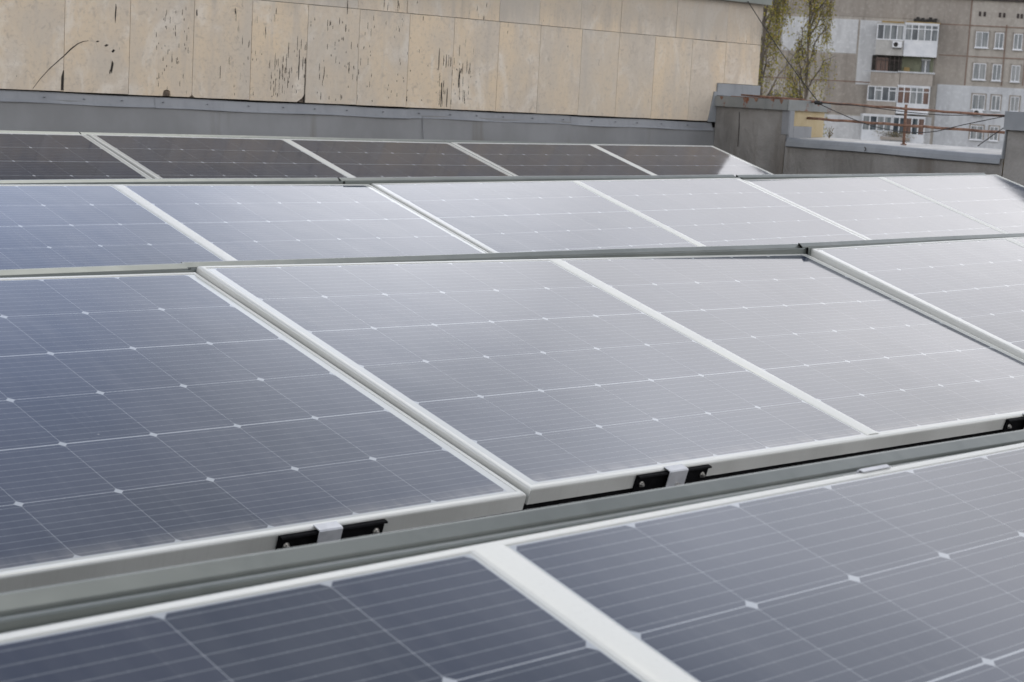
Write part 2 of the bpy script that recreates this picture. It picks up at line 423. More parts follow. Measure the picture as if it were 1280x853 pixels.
# ------------------------------------------------------------------ solar panels
MG = .0303; MT_ = .014; MBt = .019; FH = .031
XR_ = HP + 6 * CS                            # right end of the second cell field
LV = 6 * CV
def frame_mesh():
    m = MB()
    x0, x1, y1, y0 = -MG, XR_ + MG, MT_, -LV - MBt
    prof = [(0, -FH), (0, -.0045), (.0006, -.0024), (.0022, -.0007), (.0045, 0.0), (.0105, 0.0), (.0116, -.0005), (.0118, -.0012), (.0095, -.0012), (.0095, -.0075), (.0018, -.0085), (.0018, -FH + .0015), (.028, -FH + .0015), (.028, -FH)]
    vs = []
    for d, z in prof:
        vs += [(x0 + d, y0 + d, z), (x1 - d, y0 + d, z), (x1 - d, y1 - d, z), (x0 + d, y1 - d, z)]
    n = len(prof); fs = []
    for i in range(n):
        j = (i + 1) % n
        for k in range(4):
            q = (k + 1) % 4
            fs.append((i * 4 + k, i * 4 + q, j * 4 + q, j * 4 + k))
    m.add(vs, fs)
    return m
def glass_mesh():
    m = MB(); e = .0097
    m.box((-MG + e, -LV - MBt + e, -.0072), (XR_ + MG - e, MT_ - e, -.00125))
    return m
def bar_mesh():
    # low rounded cover strip between the two cell fields
    m = MB(); c = (6 * CS + HP) / 2; w_ = .0225
    prof = [(-w_, -.0012), (-w_ + .0006, -.0004), (-w_ + .0045, .0010), (-w_ + .011, .0018), (0, .0021), (w_ - .011, .0018), (w_ - .0045, .0010), (w_ - .0006, -.0004), (w_, -.0012)]
    m.prism([(c + a, z) for a, z in prof], 1, -LV - MBt + .0118, MT_ - .0118)
    return m
def back_box():
    m = MB(); m.box((XR_ / 2 - .05, -.14, -.027), (XR_ / 2 + .05, -.05, -.0080)); return m

PANELS = {
'3A':((2.2636,3.0846,-0.4095),(1.0000,0.0076,-0.0141),(0.0000,-0.9618,-0.2737)),
'3B':((3.3217,3.0980,-0.4257),(1.0000,0.0071,-0.0132),(0.0000,-0.9610,-0.2765)),
'3C':((4.3892,3.0936,-0.4261),(1.0000,-0.0054,0.0100),(0.0000,-0.9601,-0.2798)),
'3D':((5.4553,3.0880,-0.4154),(1.0000,-0.0054,0.0100),(0.0000,-0.9601,-0.2798)),
'3L':((1.1940,3.0825,-0.4119),(1.0000,0.0049,-0.0092),(0.0000,-0.9626,-0.2710)),
'4N':((1.2030,1.1652,-0.4230),(1.0000,0.0110,-0.0165),(0.0000,-0.9600,-0.2800)),
'4M':((0.1398,1.1607,-0.4193),(1.0000,0.0014,-0.0026),(0.0000,-0.9615,-0.2747)),
'2D':((2.2831,5.0409,-0.3958),(1.0000,-0.0010,0.0018),(0.0000,-0.9609,-0.2768)),
'2E':((3.3463,5.0441,-0.3944),(1.0000,0.0015,-0.0027),(0.0000,-0.9603,-0.2789)),
'2F':((4.4143,5.0392,-0.3912),(1.0000,-0.0069,0.0129),(0.0000,-0.9595,-0.2817)),
'2G':((5.4775,5.0383,-0.3775),(1.0000,-0.0039,0.0072),(0.0000,-0.9610,-0.2764)),
'2H':((6.5454,5.0288,-0.3716),(1.0000,-0.0088,0.0164),(0.0000,-0.9606,-0.2780)),
'2I':((7.6090,5.0220,-0.3560),(1.0000,-0.0088,0.0150),(0.0000,-0.9606,-0.2780)),
'1J':((3.3463,6.9015,-0.3255),(1.0000,-0.0002,0.0003),(0.0000,-0.9587,-0.2843)),
'1K':((4.4162,6.8952,-0.3240),(1.0000,-0.0011,0.0020),(0.0000,-0.9602,-0.2791)),
'1L':((5.4800,6.8985,-0.3250),(1.0000,0.0034,-0.0063),(0.0000,-0.9611,-0.2761)),
'1M':((6.5465,6.8980,-0.3241),(1.0000,-0.0032,0.0059),(0.0000,-0.9600,-0.2800)),
'1N':((7.6100,6.9006,-0.3175),(1.0000,-0.0040,0.0075),(0.0000,-0.9608,-0.2773)),
}
PL = {
'4M4N': ('nearest solar panel at the picture bottom, broad white centre strip, sheen at right', 'solar panels in four tilted rows'),
'3L': ('blue-sheened solar panel at the left picture edge in second row', 'solar panels in four tilted rows'),
'3A3B': ('big solar panel in the middle with white centre strip, bracket and long black gap below', 'solar panels in four tilted rows'),
'3C3D': ('raised pale solar panel at right end of second row, beyond the greenish gap', 'solar panels in four tilted rows'),
'2D2E': ('third-row solar panel, blue at the left and glaring white toward its right end', 'solar panels in four tilted rows'),
'2F2G': ('third-row solar panel just right of the white glare, bluish at its lower left', 'solar panels in four tilted rows'),
'2H2I': ('last pale solar panel of the third row, in front of the low parapet', 'solar panels in four tilted rows'),
'1J': ('dark solar panel at far left of the farthest row', 'solar panels in four tilted rows'),
'1K1L': ('dark middle solar panel of the farthest row', 'solar panels in four tilted rows'),
'1M1N': ('last panel of the farthest row, mostly dark, mirroring white sky at its right end', 'solar panels in four tilted rows'),
}
def basis(a, c):
    """placement of one two-field panel from the measured origins of its left and right cell field"""
    if a is None:
        X, ex, ev = PANELS[c]; ex = Vector(ex).normalized(); X = Vector(X) - ex * HP; ev = Vector(ev)
    elif c is None:
        X, ex, ev = PANELS[a]; ex = Vector(ex).normalized(); X = Vector(X); ev = Vector(ev)
    else:
        X0, X1 = Vector(PANELS[a][0]), Vector(PANELS[c][0])
        ex = (X1 - X0).normalized() * .8 + Vector(PANELS[a][1]).normalized() * .1 + Vector(PANELS[c][1]).normalized() * .1
        ex.normalize(); X = (X0 + X1) / 2 - ex * HP / 2; ev = (Vector(PANELS[a][2]) + Vector(PANELS[c][2])) / 2
    ey = -ev.normalized(); ez = ex.cross(ey).normalized(); ey = ez.cross(ex)
    Mx = Matrix.Identity(4)
    for i in range(3):
        Mx[i][0], Mx[i][1], Mx[i][2] = ex[i], ey[i], ez[i]; Mx[i][3] = X[i]
    Mx[2][3] += Z0
    return Mx
proto = None
roots = {}
for k, (a, c) in {'4M4N': ('4M', '4N'), '3L': (None, '3L'), '3A3B': ('3A', '3B'), '3C3D': ('3C', '3D'), '2D2E': ('2D', '2E'), '2F2G': ('2F', '2G'), '2H2I': ('2H', '2I'), '1J': (None, '1J'), '1K1L': ('1K', '1L'), '1M1N': ('1M', '1N')}.items():
    if proto is None:
        root = empty('solar_panel'); proto = root
        frame_mesh().build('frame', MT['alu'], root)
        glass_mesh().build('glass', MT['solar'], root)
        bar_mesh().build('centre_strip', MT['alu'], root)
        back_box().build('junction_box', MT['black'], root)
    else:
        root = proto.copy(); col.objects.link(root)
        for ch in proto.children:
            q = ch.copy(); col.objects.link(q); q.parent = root
    root.matrix_world = basis(a, c)
    tag(root, PL[k][0], 'solar panel', PL[k][1])
    roots[k] = root.matrix_world.copy()

# ------------------------------------------------------------------ racks, one under each panel
def rack(k, label):
    Mx = roots[k]
    r = empty('mounting_rack', (0, 0, 0), label=label, cat='mounting rack', group='racks under the panels')
    c = Mx @ Vector((XR_ / 2, -LV / 2, 0)); r.location = (c.x, c.y, 0); off = Vector(r.location)
    for yy in (-.10, -LV + .004):
        zl = -.062 if yy > -.5 else -.135
        mt = MT['black'] if yy < -.5 else MT['alu']  # front rail made deep and black, standing in for shade under the panel
        m = MB()
        p = [Mx @ Vector((x, yy + dy, z)) - off for x in (-MG + .002, XR_ + MG - .002) for dy in (-.02, .02) for z in (zl, -FH - .0005)]
        m.add(p, [(0, 1, 3, 2), (4, 6, 7, 5), (0, 4, 5, 1), (2, 3, 7, 6), (0, 2, 6, 4), (1, 5, 7, 3)])
        m.build('rail', mt, r)
        for fx in (.18, XR_ / 2, XR_ - .18):
            t = Mx @ Vector((fx, yy, zl)) - off
            m = MB(); m.box((t.x - .02, t.y - .02, .0065), (t.x + .02, t.y + .02, t.z + .003)); m.box((t.x - .06, t.y - .05, 0), (t.x + .06, t.y + .05, .006)); m.build('leg', mt, r)
rack('4M4N', 'aluminium rack hidden under the nearest panel')
rack('3L', 'rack under the blue-sheened left panel of the second row')
rack('3A3B', 'rack under the big middle panel, front rail blackened to imitate the shaded gap')
rack('3C3D', 'rack under the raised right panel of the second row')
rack('2D2E', 'rack under the left panel of the third row')
rack('2F2G', 'rack under the middle panel of the third row')
rack('2H2I', 'rack under the last panel of the third row')
rack('1K1L', 'rack under the dark middle panel of the farthest row')
rack('1M1N', 'rack under the last panel of the farthest row')

# ------------------------------------------------------------------ wind deflectors behind each row
def deflector(x0, x1, y0, y1, z0, z1, label):
    """small folded channel behind the panels' far edge with a sheet down to the roof; z = its top line"""
    prof = [(.0015, -.050), (.0015, -.0110), (.0030, -.0092), (.0185, -.0122), (.0200, -.0185), (.0216, -.0190), (.0228, -.0092), (.0350, -.0006), (.0372, 0), (.0392, -.0008), (.0400, -.0040), (.0420, -.050), (.110, -.72)]
    n = 12; P = len(prof)
    def fl(f, q): return (x0 + (x1 - x0) * f, y0 + (y1 - y0) * f + q[0], max(Z0 + z0 + (z1 - z0) * f + q[1] + .0007 * math.sin(f * 9 + x0), .004))
    m = MB(); m.grid(lambda u, v: fl(u, prof[min(int(round(v * (P - 1))), P - 1)]), n, P - 1)
    o = m.build('wind_deflector', MT['deflector'], recalc=False)
    sol = o.modifiers.new('thick', 'SOLIDIFY'); sol.thickness = .0012; sol.offset = -1
    return tag(o, label, 'wind deflector', 'sheet metal wind deflectors behind the panel rows')
def yb(k):
    return (roots[k] @ Vector((XR_ / 2, MT_, 0))).y
z4 = lambda x: -.4055 - .012 * (x - .91)
z3 = lambda x: -.4045 + .0004 * (x - 2)
z2 = lambda x: -.374 + .0085 * (x - 3.8)
z1_ = lambda x: -.3125 + .001 * (x - 6)
for zf, x0, x1, k, label in (
    (z4, .105, 2.262, '4M4N', 'grey-green folded sheet strip running behind the nearest panel row'),
    (z3, .20, 2.226, '3L', 'grey-green strip behind second row, its left piece up to the seam'),
    (lambda x: -.4045 - .0040 * (x - 2.23), 2.230, 4.351, '3A3B', 'grey-green strip behind second row, its long middle piece between two seams'),
    (lambda x: -.4100 + .004 * (x - 4.35), 4.349, 6.50, '3C3D', 'grey-green strip behind second row, its right piece'),
    (z2, 1.9, 4.262, '2D2E', 'thin grey-green strip in front of the dark row, its left piece'),
    (z2, 4.266, 6.52, '2F2G', 'thin grey-green strip in front of the dark row, its middle piece'),
    (z2, 6.524, 8.60, '2H2I', 'thin grey-green strip ending free beside the right parapet'),
    (z1_, 2.6, 4.37, '1J', 'metal strip behind the far left dark panel'),
    (z1_, 4.374, 6.505, '1K1L', 'metal strip behind the dark middle panel below the stone wall'),
    (z1_, 6.509, 8.60, '1M1N', 'metal strip behind the last dark panel, ending near the parapet corner')):
    deflector(x0, x1, yb(k) + .003, yb(k) + .003, zf(x0), zf(x1), label)

# ------------------------------------------------------------------ black brackets with a silver clamp on the front frames
def bracket(k, u0, u1, c0, c1, label):
    Mx = roots[k]
    yf = -LV - MBt
    base = Mx @ Vector((u0, yf, -.036))
    r = empty('clamp_bracket', label=label, cat='bracket', group='black brackets on the front frames')
    T = Mx.copy(); T.translation = Mx @ Vector((u0, yf, 0)); r.matrix_world = T
    L = u1 - u0
    m = MB()
    m.box((0, -.0042, -.0370), (L, -.0006, -.0060))                   # plate against the frame
    m.prism([(-.0006, -.0058), (-.0006, -.0040), (-.0095, -.0040), (-.0115, -.0066), (-.0104, -.0074), (-.0088, -.0058)], 0, 0, L)
    m.box((0, -.014, -.0392), (L, -.0006, -.0372))
    m.build('channel', MT['black'], r, bevel=.0005)
    q0, q1 = c0 - u0, c1 - u0
    m = MB()
    m.prism([(.0045, .0004), (.0045, .0022), (-.0120, .0010), (-.0142, -.0012), (-.0142, -.0345), (-.0230, -.0352), (-.0230, -.0382), (-.0122, -.0378), (-.0120, -.0014), (-.002, .0001)], 0, q0, q1)
    cl = m.build('clamp', MT['alu_raw'], r, bevel=.0006)
    m = MB(); m.tube([((q0 + q1) / 2 + .003, -.0143, -.028), ((q0 + q1) / 2 + .003, -.0200, -.028)], .0048, 6)
    m.tube([((q0 + q1) / 2 + .003, -.0200, -.028), ((q0 + q1) / 2 + .003, -.0250, -.028)], .0028, 8); m.build('nut', MT['steel'], cl)
    for x in (.016, L - .016):
        m = MB(); m.tube([(x, -.0043, -.022), (x, -.0060, -.022)], .0060, 14); m.tube([(x, -.0061, -.022), (x, -.0095, -.022)], .0044, 6)
        m.tube([(x, -.0096, -.022), (x, -.0120, -.022)], .0026, 10); m.build('bolt', MT['steel'], r)
bracket('3L', HP + .502, HP + .713, HP + .571, HP + .617, 'black bracket with silver clamp on the lower left panel front, half sunk behind the strip')
bracket('3A3B', .247, .456, .327, .380, 'black bracket with silver clamp and nut fully visible under the middle panel')
bracket('3A3B', HP + .512, HP + .722, HP + .590, HP + .640, 'black bracket cut off by the right picture edge')
m = MB(); m.box((HP + .588, .0095, .0004), (HP + .645, MT_ + .0024, .0020)); m.box((HP + .585, MT_ + .0008, -.030), (HP + .648, MT_ + .0030, .0002))
o = m.build('edge_clamp', MT['alu_raw'], bevel=.0006); o.matrix_world = roots['4M4N']
tag(o, 'small silver clamp gripping the far edge of the nearest right panel', 'clamp')

# ------------------------------------------------------------------ travertine wall
YW = 7.6
wall = empty('stone_clad_wall', (3, YW, 0), label='tall beige travertine clad wall behind the rows, dark pores and chipped slabs', cat='wall')
WO = Vector(wall.location)
joints = [2.6, 2.95, 3.3, 3.65, 4.0, 4.34, 4.689, 5.044, 5.41, 5.762, 6.119, 6.467, 6.822, 7.155, 7.507, 7.843, 8.198, 8.532, 8.867, 9.228, 9.568, 9.932]
joints = [-3 + .35 * i for i in range(16)] + joints
upper = [2.2, 2.95, 3.65, 4.35, 5.05, 5.75, 6.452, 6.80, 7.499, 7.826, 8.18, 8.536, 9.058, 9.567, 9.932]
upper = [-3 + .74 * i for i in range(7)] + upper
def slab(m, x0, x1, z0, z1, chips=(0, 0), zb=(0, 0), notch=None):
    g_ = .0012
    x0 += g_; x1 -= g_
    pts = []
    a, c = chips
    if a: pts += [(x0, z0 + zb[0] + a * 1.1), (x0 + a * .45, z0 + zb[0] + a * .45), (x0 + a * 1.3, z0 + zb[0])]
    else: pts += [(x0, z0 + zb[0])]
    if notch:
        xm = notch; pts += [(xm - .022, z0), (xm - .016, z0 + .026), (xm + .004, z0 + .032), (xm + .022, z0 + .024), (xm + .026, z0)]
    if c: pts += [(x1 - c * 1.5, z0 + zb[1]), (x1 - c * .6, z0 + zb[1] + c * .5), (x1, z0 + zb[1] + c * 1.3)]
    else: pts += [(x1, z0 + zb[1])]
    pts += [(x1, z1), (x0, z1)]
    m.prism(pts, 1, YW, YW + .035)
m = MB()
zb = lambda x: Z0 - .157 - .0046 * (x - 4.3)
CH = {4.689: .0, 5.762: .0, 6.119: .035, 5.41: .018, 8.198: .0, 5.044: .0}
for a, c in zip(joints, joints[1:]):
    if c - a < .02: continue
    z0 = zb((a + c) / 2)
    if c > 9.9:
        z0 = Z0 + .066                                           # last slab stands on the parapet flashing
    chips = (.014 if abs(a - 5.41) < .01 else 0, .036 if abs(c - 6.119) < .01 else (.010 if abs(c - 5.41) < .01 else 0))
    nt_ = 5.26 if abs(a - 5.044) < .01 else None
    x1 = min(c, 9.423) if abs(c - 9.568) < .01 and False else c
    if abs(c - 9.568) < .01:
        # slab cut round the parapet
        pts = [(a + .0012, z0), (9.425, z0), (9.505, Z0 + .012), (9.505, Z0 + .066), (c - .0012, Z0 + .066), (c - .0012, Z0 + .3265), (a + .0012, Z0 + .3285)]
        m.prism(pts, 1, YW, YW + .035); continue
    slab(m, a, c, z0, Z0 + .3375 - .0018 * (a - 4.5), chips, notch=nt_, zb=(0, 0))
for a, c in zip(upper, upper[1:]):
    if c - a < .02: continue
    zz = Z0 + .3402 - .0018 * (a - 4.5)
    m.prism([(a + .0012, zz), (c - .0012, zz - .0018 * (c - a)), (c - .0012, Z0 + .605), (a + .0012, Z0 + .605)], 1, YW + random.uniform(0, .003), YW + .035)
for v in range(len(m.v)): m.v[v] = tuple(Vector(m.v[v]) - Vector((WO.x, WO.y, 0)))
def wloc(mm):
    for v in range(len(mm.v)): mm.v[v] = tuple(Vector(mm.v[v]) - Vector((WO.x, WO.y, 0)))
    return mm
# keep texture space in world units
o = m.build('stone_cladding', MT['stone'], wall, bevel=.0012)
for v in o.data.vertices: v.co += Vector((WO.x, WO.y, 0))
o.location = (-WO.x, -WO.y, 0)
m = MB(); m.box((-3, YW + .036, .002), (9.92, YW + 3.5, Z0 + .60)); wloc(m).build('wall_core', MT['core'], wall)
# chips of darker broken stone showing in the notches
m = MB()
m.prism([(5.985, Z0 - .1645), (6.121, Z0 - .1645), (6.118, Z0 - .103), (6.08, Z0 - .118), (6.04, Z0 - .142)], 1, YW + .008, YW + .034)
m.prism([(5.235, Z0 - .161), (5.29, Z0 - .161), (5.286, Z0 - .128), (5.24, Z0 - .13)], 1, YW + .010, YW + .034)
m.prism([(5.385, Z0 - .162), (5.44, Z0 - .162), (5.412, Z0 - .137)], 1, YW + .010, YW + .034)
wloc(m).build('broken_edge', MT['chip'], wall)
# arc shaped crack over the joint at the left, and the opened joint below it
m = MB()
def onw(px, py, y=YW):
    d = ray(px, py); t = y / d.y; return (d.x * t, d.z * t + Z0)
cr = [onw(*q) for q in [(41, 111), (50, 99), (62, 86), (72, 77), (80, 70), (88, 62), (97, 55), (104, 52), (111, 51)]]
wd = [.0015, .002, .003, .0035, .004, .0055, .004, .003, .001]
for (p0, a), (p1, c) in zip(zip(cr, wd), list(zip(cr, wd))[1:]):
    dx, dz = p1[0] - p0[0], p1[1] - p0[1]; L = math.hypot(dx, dz); nx, nz = -dz / L, dx / L
    m.prism([(p0[0] - nx * a / 2, p0[1] - nz * a / 2), (p1[0] - nx * c / 2, p1[1] - nz * c / 2), (p1[0] + nx * c / 2, p1[1] + nz * c / 2), (p0[0] + nx * a / 2, p0[1] + nz * a / 2)], 1, YW - .0015, YW + .004)
a_ = onw(78.5, 88); c_ = onw(78, 113)
m.prism([(4.686, a_[1]), (4.677, a_[1] - .03), (4.676, c_[1]), (4.690, c_[1]), (4.690, a_[1])], 1, YW - .0015, YW + .004)
for (px, py, wx, hz) in [(122, 52, .009, .004), (133, 57, .012, .006), (141.5, 64, .010, .008), (140, 84, .008, .03), (137.5, 90, .004, .012), (144.5, 17, .004, .045)]:
    q = onw(px, py); m.prism([(q[0] - wx, q[1] - hz * .3), (q[0] - wx * .2, q[1] - hz), (q[0] + wx * .5, q[1] - hz * .2), (q[0] + wx, q[1] + hz * .6), (q[0] - wx * .1, q[1] + hz)], 1, YW - .0015, YW + .004)
# long open pores in the two worst slabs
rp = random.Random(3)
def pore(x, z, w_, h):
    n = 5; L = []; Rr = []
    for i in range(n + 1):
        t = i / n; ww = w_ * math.sin(math.pi * (.12 + .82 * t)) * rp.uniform(.5, 1.3); cx = x + rp.uniform(-.15, .15) * w_
        L.append((cx - ww / 2, z + h * t)); Rr.append((cx + ww / 2, z + h * t))
    m.prism(L + Rr[::-1], 1, YW - .0015, YW + .004)
def pores(px0, px1, py0, py1, n, wmax, hmax):
    for _ in range(n):
        px, py = rp.uniform(px0, px1), rp.uniform(py0, py1); x, z = onw(px, py); s = rp.random() ** 2.2
        pore(x, z, .0010 + wmax * .45 * s, .008 + hmax * rp.random() ** 1.8)
for (px, py, w_, h) in [(373, 100, .014, .155), (380, 128, .010, .23), (381, 80, .010, .03), (551, 134, .016, .135), (548, 88, .010, .12), (573, 110, .016, .11), (576, 92, .013, .03), (574, 70, .004, .06), (558, 134, .012, .10), (434, 18, .006, .075), (432, 40, .009, .04), (275, 98, .005, .06), (405, 96, .006, .05), (436, 92, .007, .06), (448, 94, .008, .03), (345, 18, .007, .03), (246, 20, .016, .03)]:
    x, z = onw(px, py); pore(x, z, w_ * .5, h)
pores(335, 362, 70, 128, 26, .006, .06); pores(355, 385, 60, 128, 22, .006, .07); pores(388, 470, 25, 128, 60, .006, .035)
pores(545, 590, 72, 134, 44, .008, .07); pores(482, 540, 25, 128, 26, .006, .02); pores(195, 236, 12, 110, 44, .006, .022); pores(290, 330, 30, 120, 10, .004, .02)
wloc(m).build('crack', MT['crack'], wall)
# coping on the wall top
m = MB(); m.box((-3, YW - .045, Z0 + .6055), (9.955, YW + 3.5, Z0 + .645)); m.box((-3, YW - .047, Z0 + .590), (9.955, YW - .0455, Z0 + .6455))
wloc(m).build('coping', MT['deflector'], wall)

# flashing below the cladding
fl = empty('wall_flashing', (4, YW - .05, 0), label='long grey sheet metal flashing along the foot of the stone wall', cat='flashing')
FO = Vector(fl.location)
def floc(mm):
    for v in range(len(mm.v)): mm.v[v] = tuple(Vector(mm.v[v]) - FO)
    return mm
m = MB()
segs = [-3, .3, 1.6, 2.9, 5.2, 6.85, 8.15, 9.48]
for i, (a, c) in enumerate(zip(segs, segs[1:])):
    y = YW + .030 + (i % 2) * .003; dz = (i % 2) * .002
    def f(u, v, a=a, c=c, y=y, dz=dz):
        x = a + (c - a) * u + (.004 if u == 1 else 0); prof = [(.002, -.0085), (.0, -.0095), (-.003, -.014), (-.012, -.050), (-.018, -.060)]
        q = prof[min(int(round(v * 4)), 4)]
        return (x, y - .018 + q[0] + .003 * math.sin(x * 11) * v, zb(x) + q[1] + dz + .002 * math.sin(x * 7.3))
    m.grid(f, 24, 4)
floc(m).build('counter_strip', MT['strip'], fl, recalc=False)
x = 4.35
while x < 9.4:
    m = MB(); m.tube([(x, YW - .008, zb(x) - .030), (x, YW + .006, zb(x) - .030)], .0028, 8); floc(m).build('fastener', MT['strip'], fl); x += .235 + .03 * math.sin(x * 5)
m = MB()
ss = [-3, 1.0, 3.4, 6.95, 9.52]
for i, (a, c) in enumerate(zip(ss, ss[1:])):
    def f(u, v, a=a, c=c, i=i):
        x = a + (c - a) * u; zt = zb(x) - .040; z = zt * (1 - v) + .004 * v
        return (x, YW + .006 - .30 * v ** 1.6 - .004 * math.sin(x * 2.1 + i) * math.sin(v * 3) - (.002 if u > 0 else .0) * (i % 2), z)
    m.grid(f, 40, 12)
    if i:
        m.tube([(a, YW + .003, zb(a) - .045), (a + .002, YW - .012, zb(a) - .16), (a, YW - .035, zb(a) - .3)], .003, 5)
floc(m).build('skirt_sheet', MT['flash'], fl, smooth=True, recalc=False)
m = MB(); m.box((-3, YW + .0105, .004), (9.44, YW + .034, Z0 - .20)); floc(m).build('backing', MT['core'], fl)

# ------------------------------------------------------------------ parapet on the right: high block, low stretch, post
XP = 9.5
rn = random.Random(5)
def skirt(mm, y0, y1, zt, fold=.0, flare=.10, z_end=.004, ox=0):
    """crumpled membrane on the inner face (x = XP), from y0 to y1, top at zt"""
    def f(u, v):
        y = y0 + (y1 - y0) * u; z = zt * (1 - v) + z_end * v
        x = XP - ox - flare * v ** 1.8
        x -= fold * (.55 * math.sin(y * 13 + 2.2 * v + 1.0) + .35 * math.sin(y * 29 - 4 * v) + .3 * math.sin(y * 7 + 9 * v)) * math.sin(math.pi * min(v * 2.2, 1) / 2)
        return (x, y, z)
    mm.grid(f, 60, 26)
blk = empty('high_parapet', (XP + .2, 7.3, 0), label='high grey parapet block against the stone wall, rust stained cap', cat='parapet')
BO = Vector(blk.location)
def bl_(mm, o_): 
    for v in range(len(mm.v)): mm.v[v] = tuple(Vector(mm.v[v]) - o_)
    return mm
m = MB(); m.box((XP + .012, 7.032, .004), (9.905, YW - .002, Z0 - .030)); bl_(m, BO).build('core', MT['plaster'], blk)
m = MB(); skirt(m, YW - .004, 7.022, Z0 - .05, .020, .07); bl_(m, BO).build('membrane', MT['membrane'], blk, smooth=True, recalc=False)
m = MB(); m.tube([(XP - .003, 7.40, Z0 - .11), (XP - .006, 7.392, Z0 - .20), (XP - .014, 7.385, Z0 - .33)], .0022, 6); bl_(m, BO).build('membrane_seam', MT['crack'], blk)
m = MB()
m.box((XP - .022, 7.010, Z0 - .026), (9.935, YW - .004, Z0 - .016)); m.box((XP - .024, 7.010, Z0 - .082), (XP - .0205, YW - .004, Z0 - .0165))
m.box((XP - .020, 7.006, Z0 - .082), (9.935, 7.0095, Z0 - .0165)); m.box((XP - .0255, 7.185, Z0 - .084), (XP - .0242, 7.200, Z0 - .016))
bl_(m, BO).build('cap', MT['caprust'], blk, bevel=.001)
m = MB(); m.box((XP - .026, 7.05, Z0 - .0155), (9.90, 7.46, Z0 - .0115)); 
for y in (7.52, 7.33, 7.24, 7.12, 7.045):
    h = rn.uniform(.012, .028); w_ = rn.uniform(.015, .035)
    m.prism([(y, Z0 - .018), (y + w_, Z0 - .018), (y + w_ * .75, Z0 - .018 - h * .7), (y + w_ * .45, Z0 - .018 - h), (y + w_ * .2, Z0 - .018 - h * .6)], 0, XP - .0256, XP - .0243)
bl_(m, BO).build('rust_edge', MT['rust'], blk)
m = MB(); m.box((XP + .004, 7.004, .3), (XP + .048, 7.0300, Z0 - .083)); m.box((XP - .004, 7.006, Z0 - .232), (XP + .004, 7.06, Z0 - .083)); m.box((XP + .05, 7.004, Z0 - .26), (XP + .24, 7.030, Z0 - .178))
bl_(m, BO).build('corner_flashing', MT['strip'], blk, bevel=.001)
m = MB(); m.box((XP - .003, YW - .012, Z0 - .014), (9.945, YW - .0015, Z0 + .064)); m.box((XP - .003, YW - .060, Z0 - .0145), (9.945, YW - .0125, Z0 - .0105))
m.prism([(9.425, Z0 - .185), (XP - .001, Z0 - .185), (XP - .001, Z0 + .01), (9.47, Z0 + .01)], 1, YW - .010, YW - .0015)
bl_(m, BO).build('upturn', MT['cap'], blk, bevel=.001)

low = empty('low_parapet', (XP + .2, 6.25, 0), label='low parapet stretch with blue-grey metal edge and pale concrete top, below the rusty rails', cat='parapet')
LO = Vector(low.location)
m = MB(); m.box((XP + .012, 5.50, .004), (9.93, 7.0285, Z0 - .3005)); bl_(m, LO).build('core', MT['plaster'], low)
m = MB(); skirt(m, 7.022, 5.49, Z0 - .275, .010, .05, ox=.004); bl_(m, LO).build('membrane', MT['membrane'], low, smooth=True, recalc=False)
m = MB(); m.add([(XP + .012, 5.50, Z0 - .30), (9.93, 5.50, Z0 - .30), (9.93, 7.0285, Z0 - .30), (XP + .012, 7.0285, Z0 - .30), (XP + .012, 5.50, Z0 - .263), (9.93, 5.50, Z0 - .235), (9.93, 7.0285, Z0 - .241), (XP + .012, 7.0285, Z0 - .254)], [(0, 3, 2, 1), (4, 5, 6, 7), (0, 1, 5, 4), (1, 2, 6, 5), (2, 3, 7, 6), (3, 0, 4, 7)]); bl_(m, LO).build('concrete_top', MT['concrete'], low, bevel=.003)
m = MB()
def f(u, v):
    y = 7.003 - (7.003 - 5.50) * u; prof = [(.016, -.2490), (-.002, -.2510), (-.008, -.2545), (-.018, -.273), (-.026, -.299), (-.018, -.303)]; dz = -.009 * (7.003 - y) / 1.5
    q = prof[min(int(round(v * 5)), 5)]
    return (XP + q[0] + .002 * math.sin(y * 8), y, Z0 + dz + q[1] + .0022 * math.sin(y * 5 + 1) - (.004 if .38 < u < .40 and v > .5 else 0))
m.grid(f, 50, 5); o = bl_(m, LO).build('edge_cap', MT['cap'], low, recalc=False); sd = o.modifiers.new('t', 'SOLIDIFY'); sd.thickness = .0015
m = MB(); m.tube([(XP - .019, 6.42, Z0 - .272), (XP - .026, 6.405, Z0 - .284), (XP - .030, 6.41, Z0 - .296)], .003, 5); bl_(m, LO).build('bitumen_dab', MT['crack'], low)

hp = empty('parapet_post', (XP + .2, 4.5, 0), label='taller grey parapet cut by the right picture edge, blue-grey metal cap', cat='parapet')
HO = Vector(hp.location)
m = MB(); m.box((XP + .012, .6, .004), (9.90, 5.482, Z0 - .030)); bl_(m, HO).build('core', MT['plaster'], hp)
m = MB()
def f(u, v):
    y = 5.478 - 4.8 * u; z = (Z0 - .05) * (1 - v) + .004 * v
    return (XP - .004 - .05 * v ** 1.8 - .004 * math.sin(y * 9 + 3 * v), y + (.03 * v ** 1.5 if u == 0 else 0), z)
m.grid(f, 60, 16); bl_(m, HO).build('membrane', MT['membrane'], hp, smooth=True, recalc=False)
m = MB(); m.box((XP - .022, .58, Z0 - .026), (9.93, 5.492, Z0 - .010)); m.box((XP - .026, .58, Z0 - .115), (XP - .0225, 5.494, Z0 - .0105)); m.box((XP - .0205, 5.4925, Z0 - .115), (9.93, 5.495, Z0 - .0105))
bl_(m, HO).build('cap', MT['cap'], hp, bevel=.001)
m = MB(); m.prism([(XP - .012, Z0 - .116), (XP + .012, Z0 - .116), (XP + .012, Z0 - .28), (XP - .030, Z0 - .28)], 1, 5.4845, 5.490); bl_(m, HO).build('corner_flashing', MT['cap'], hp)

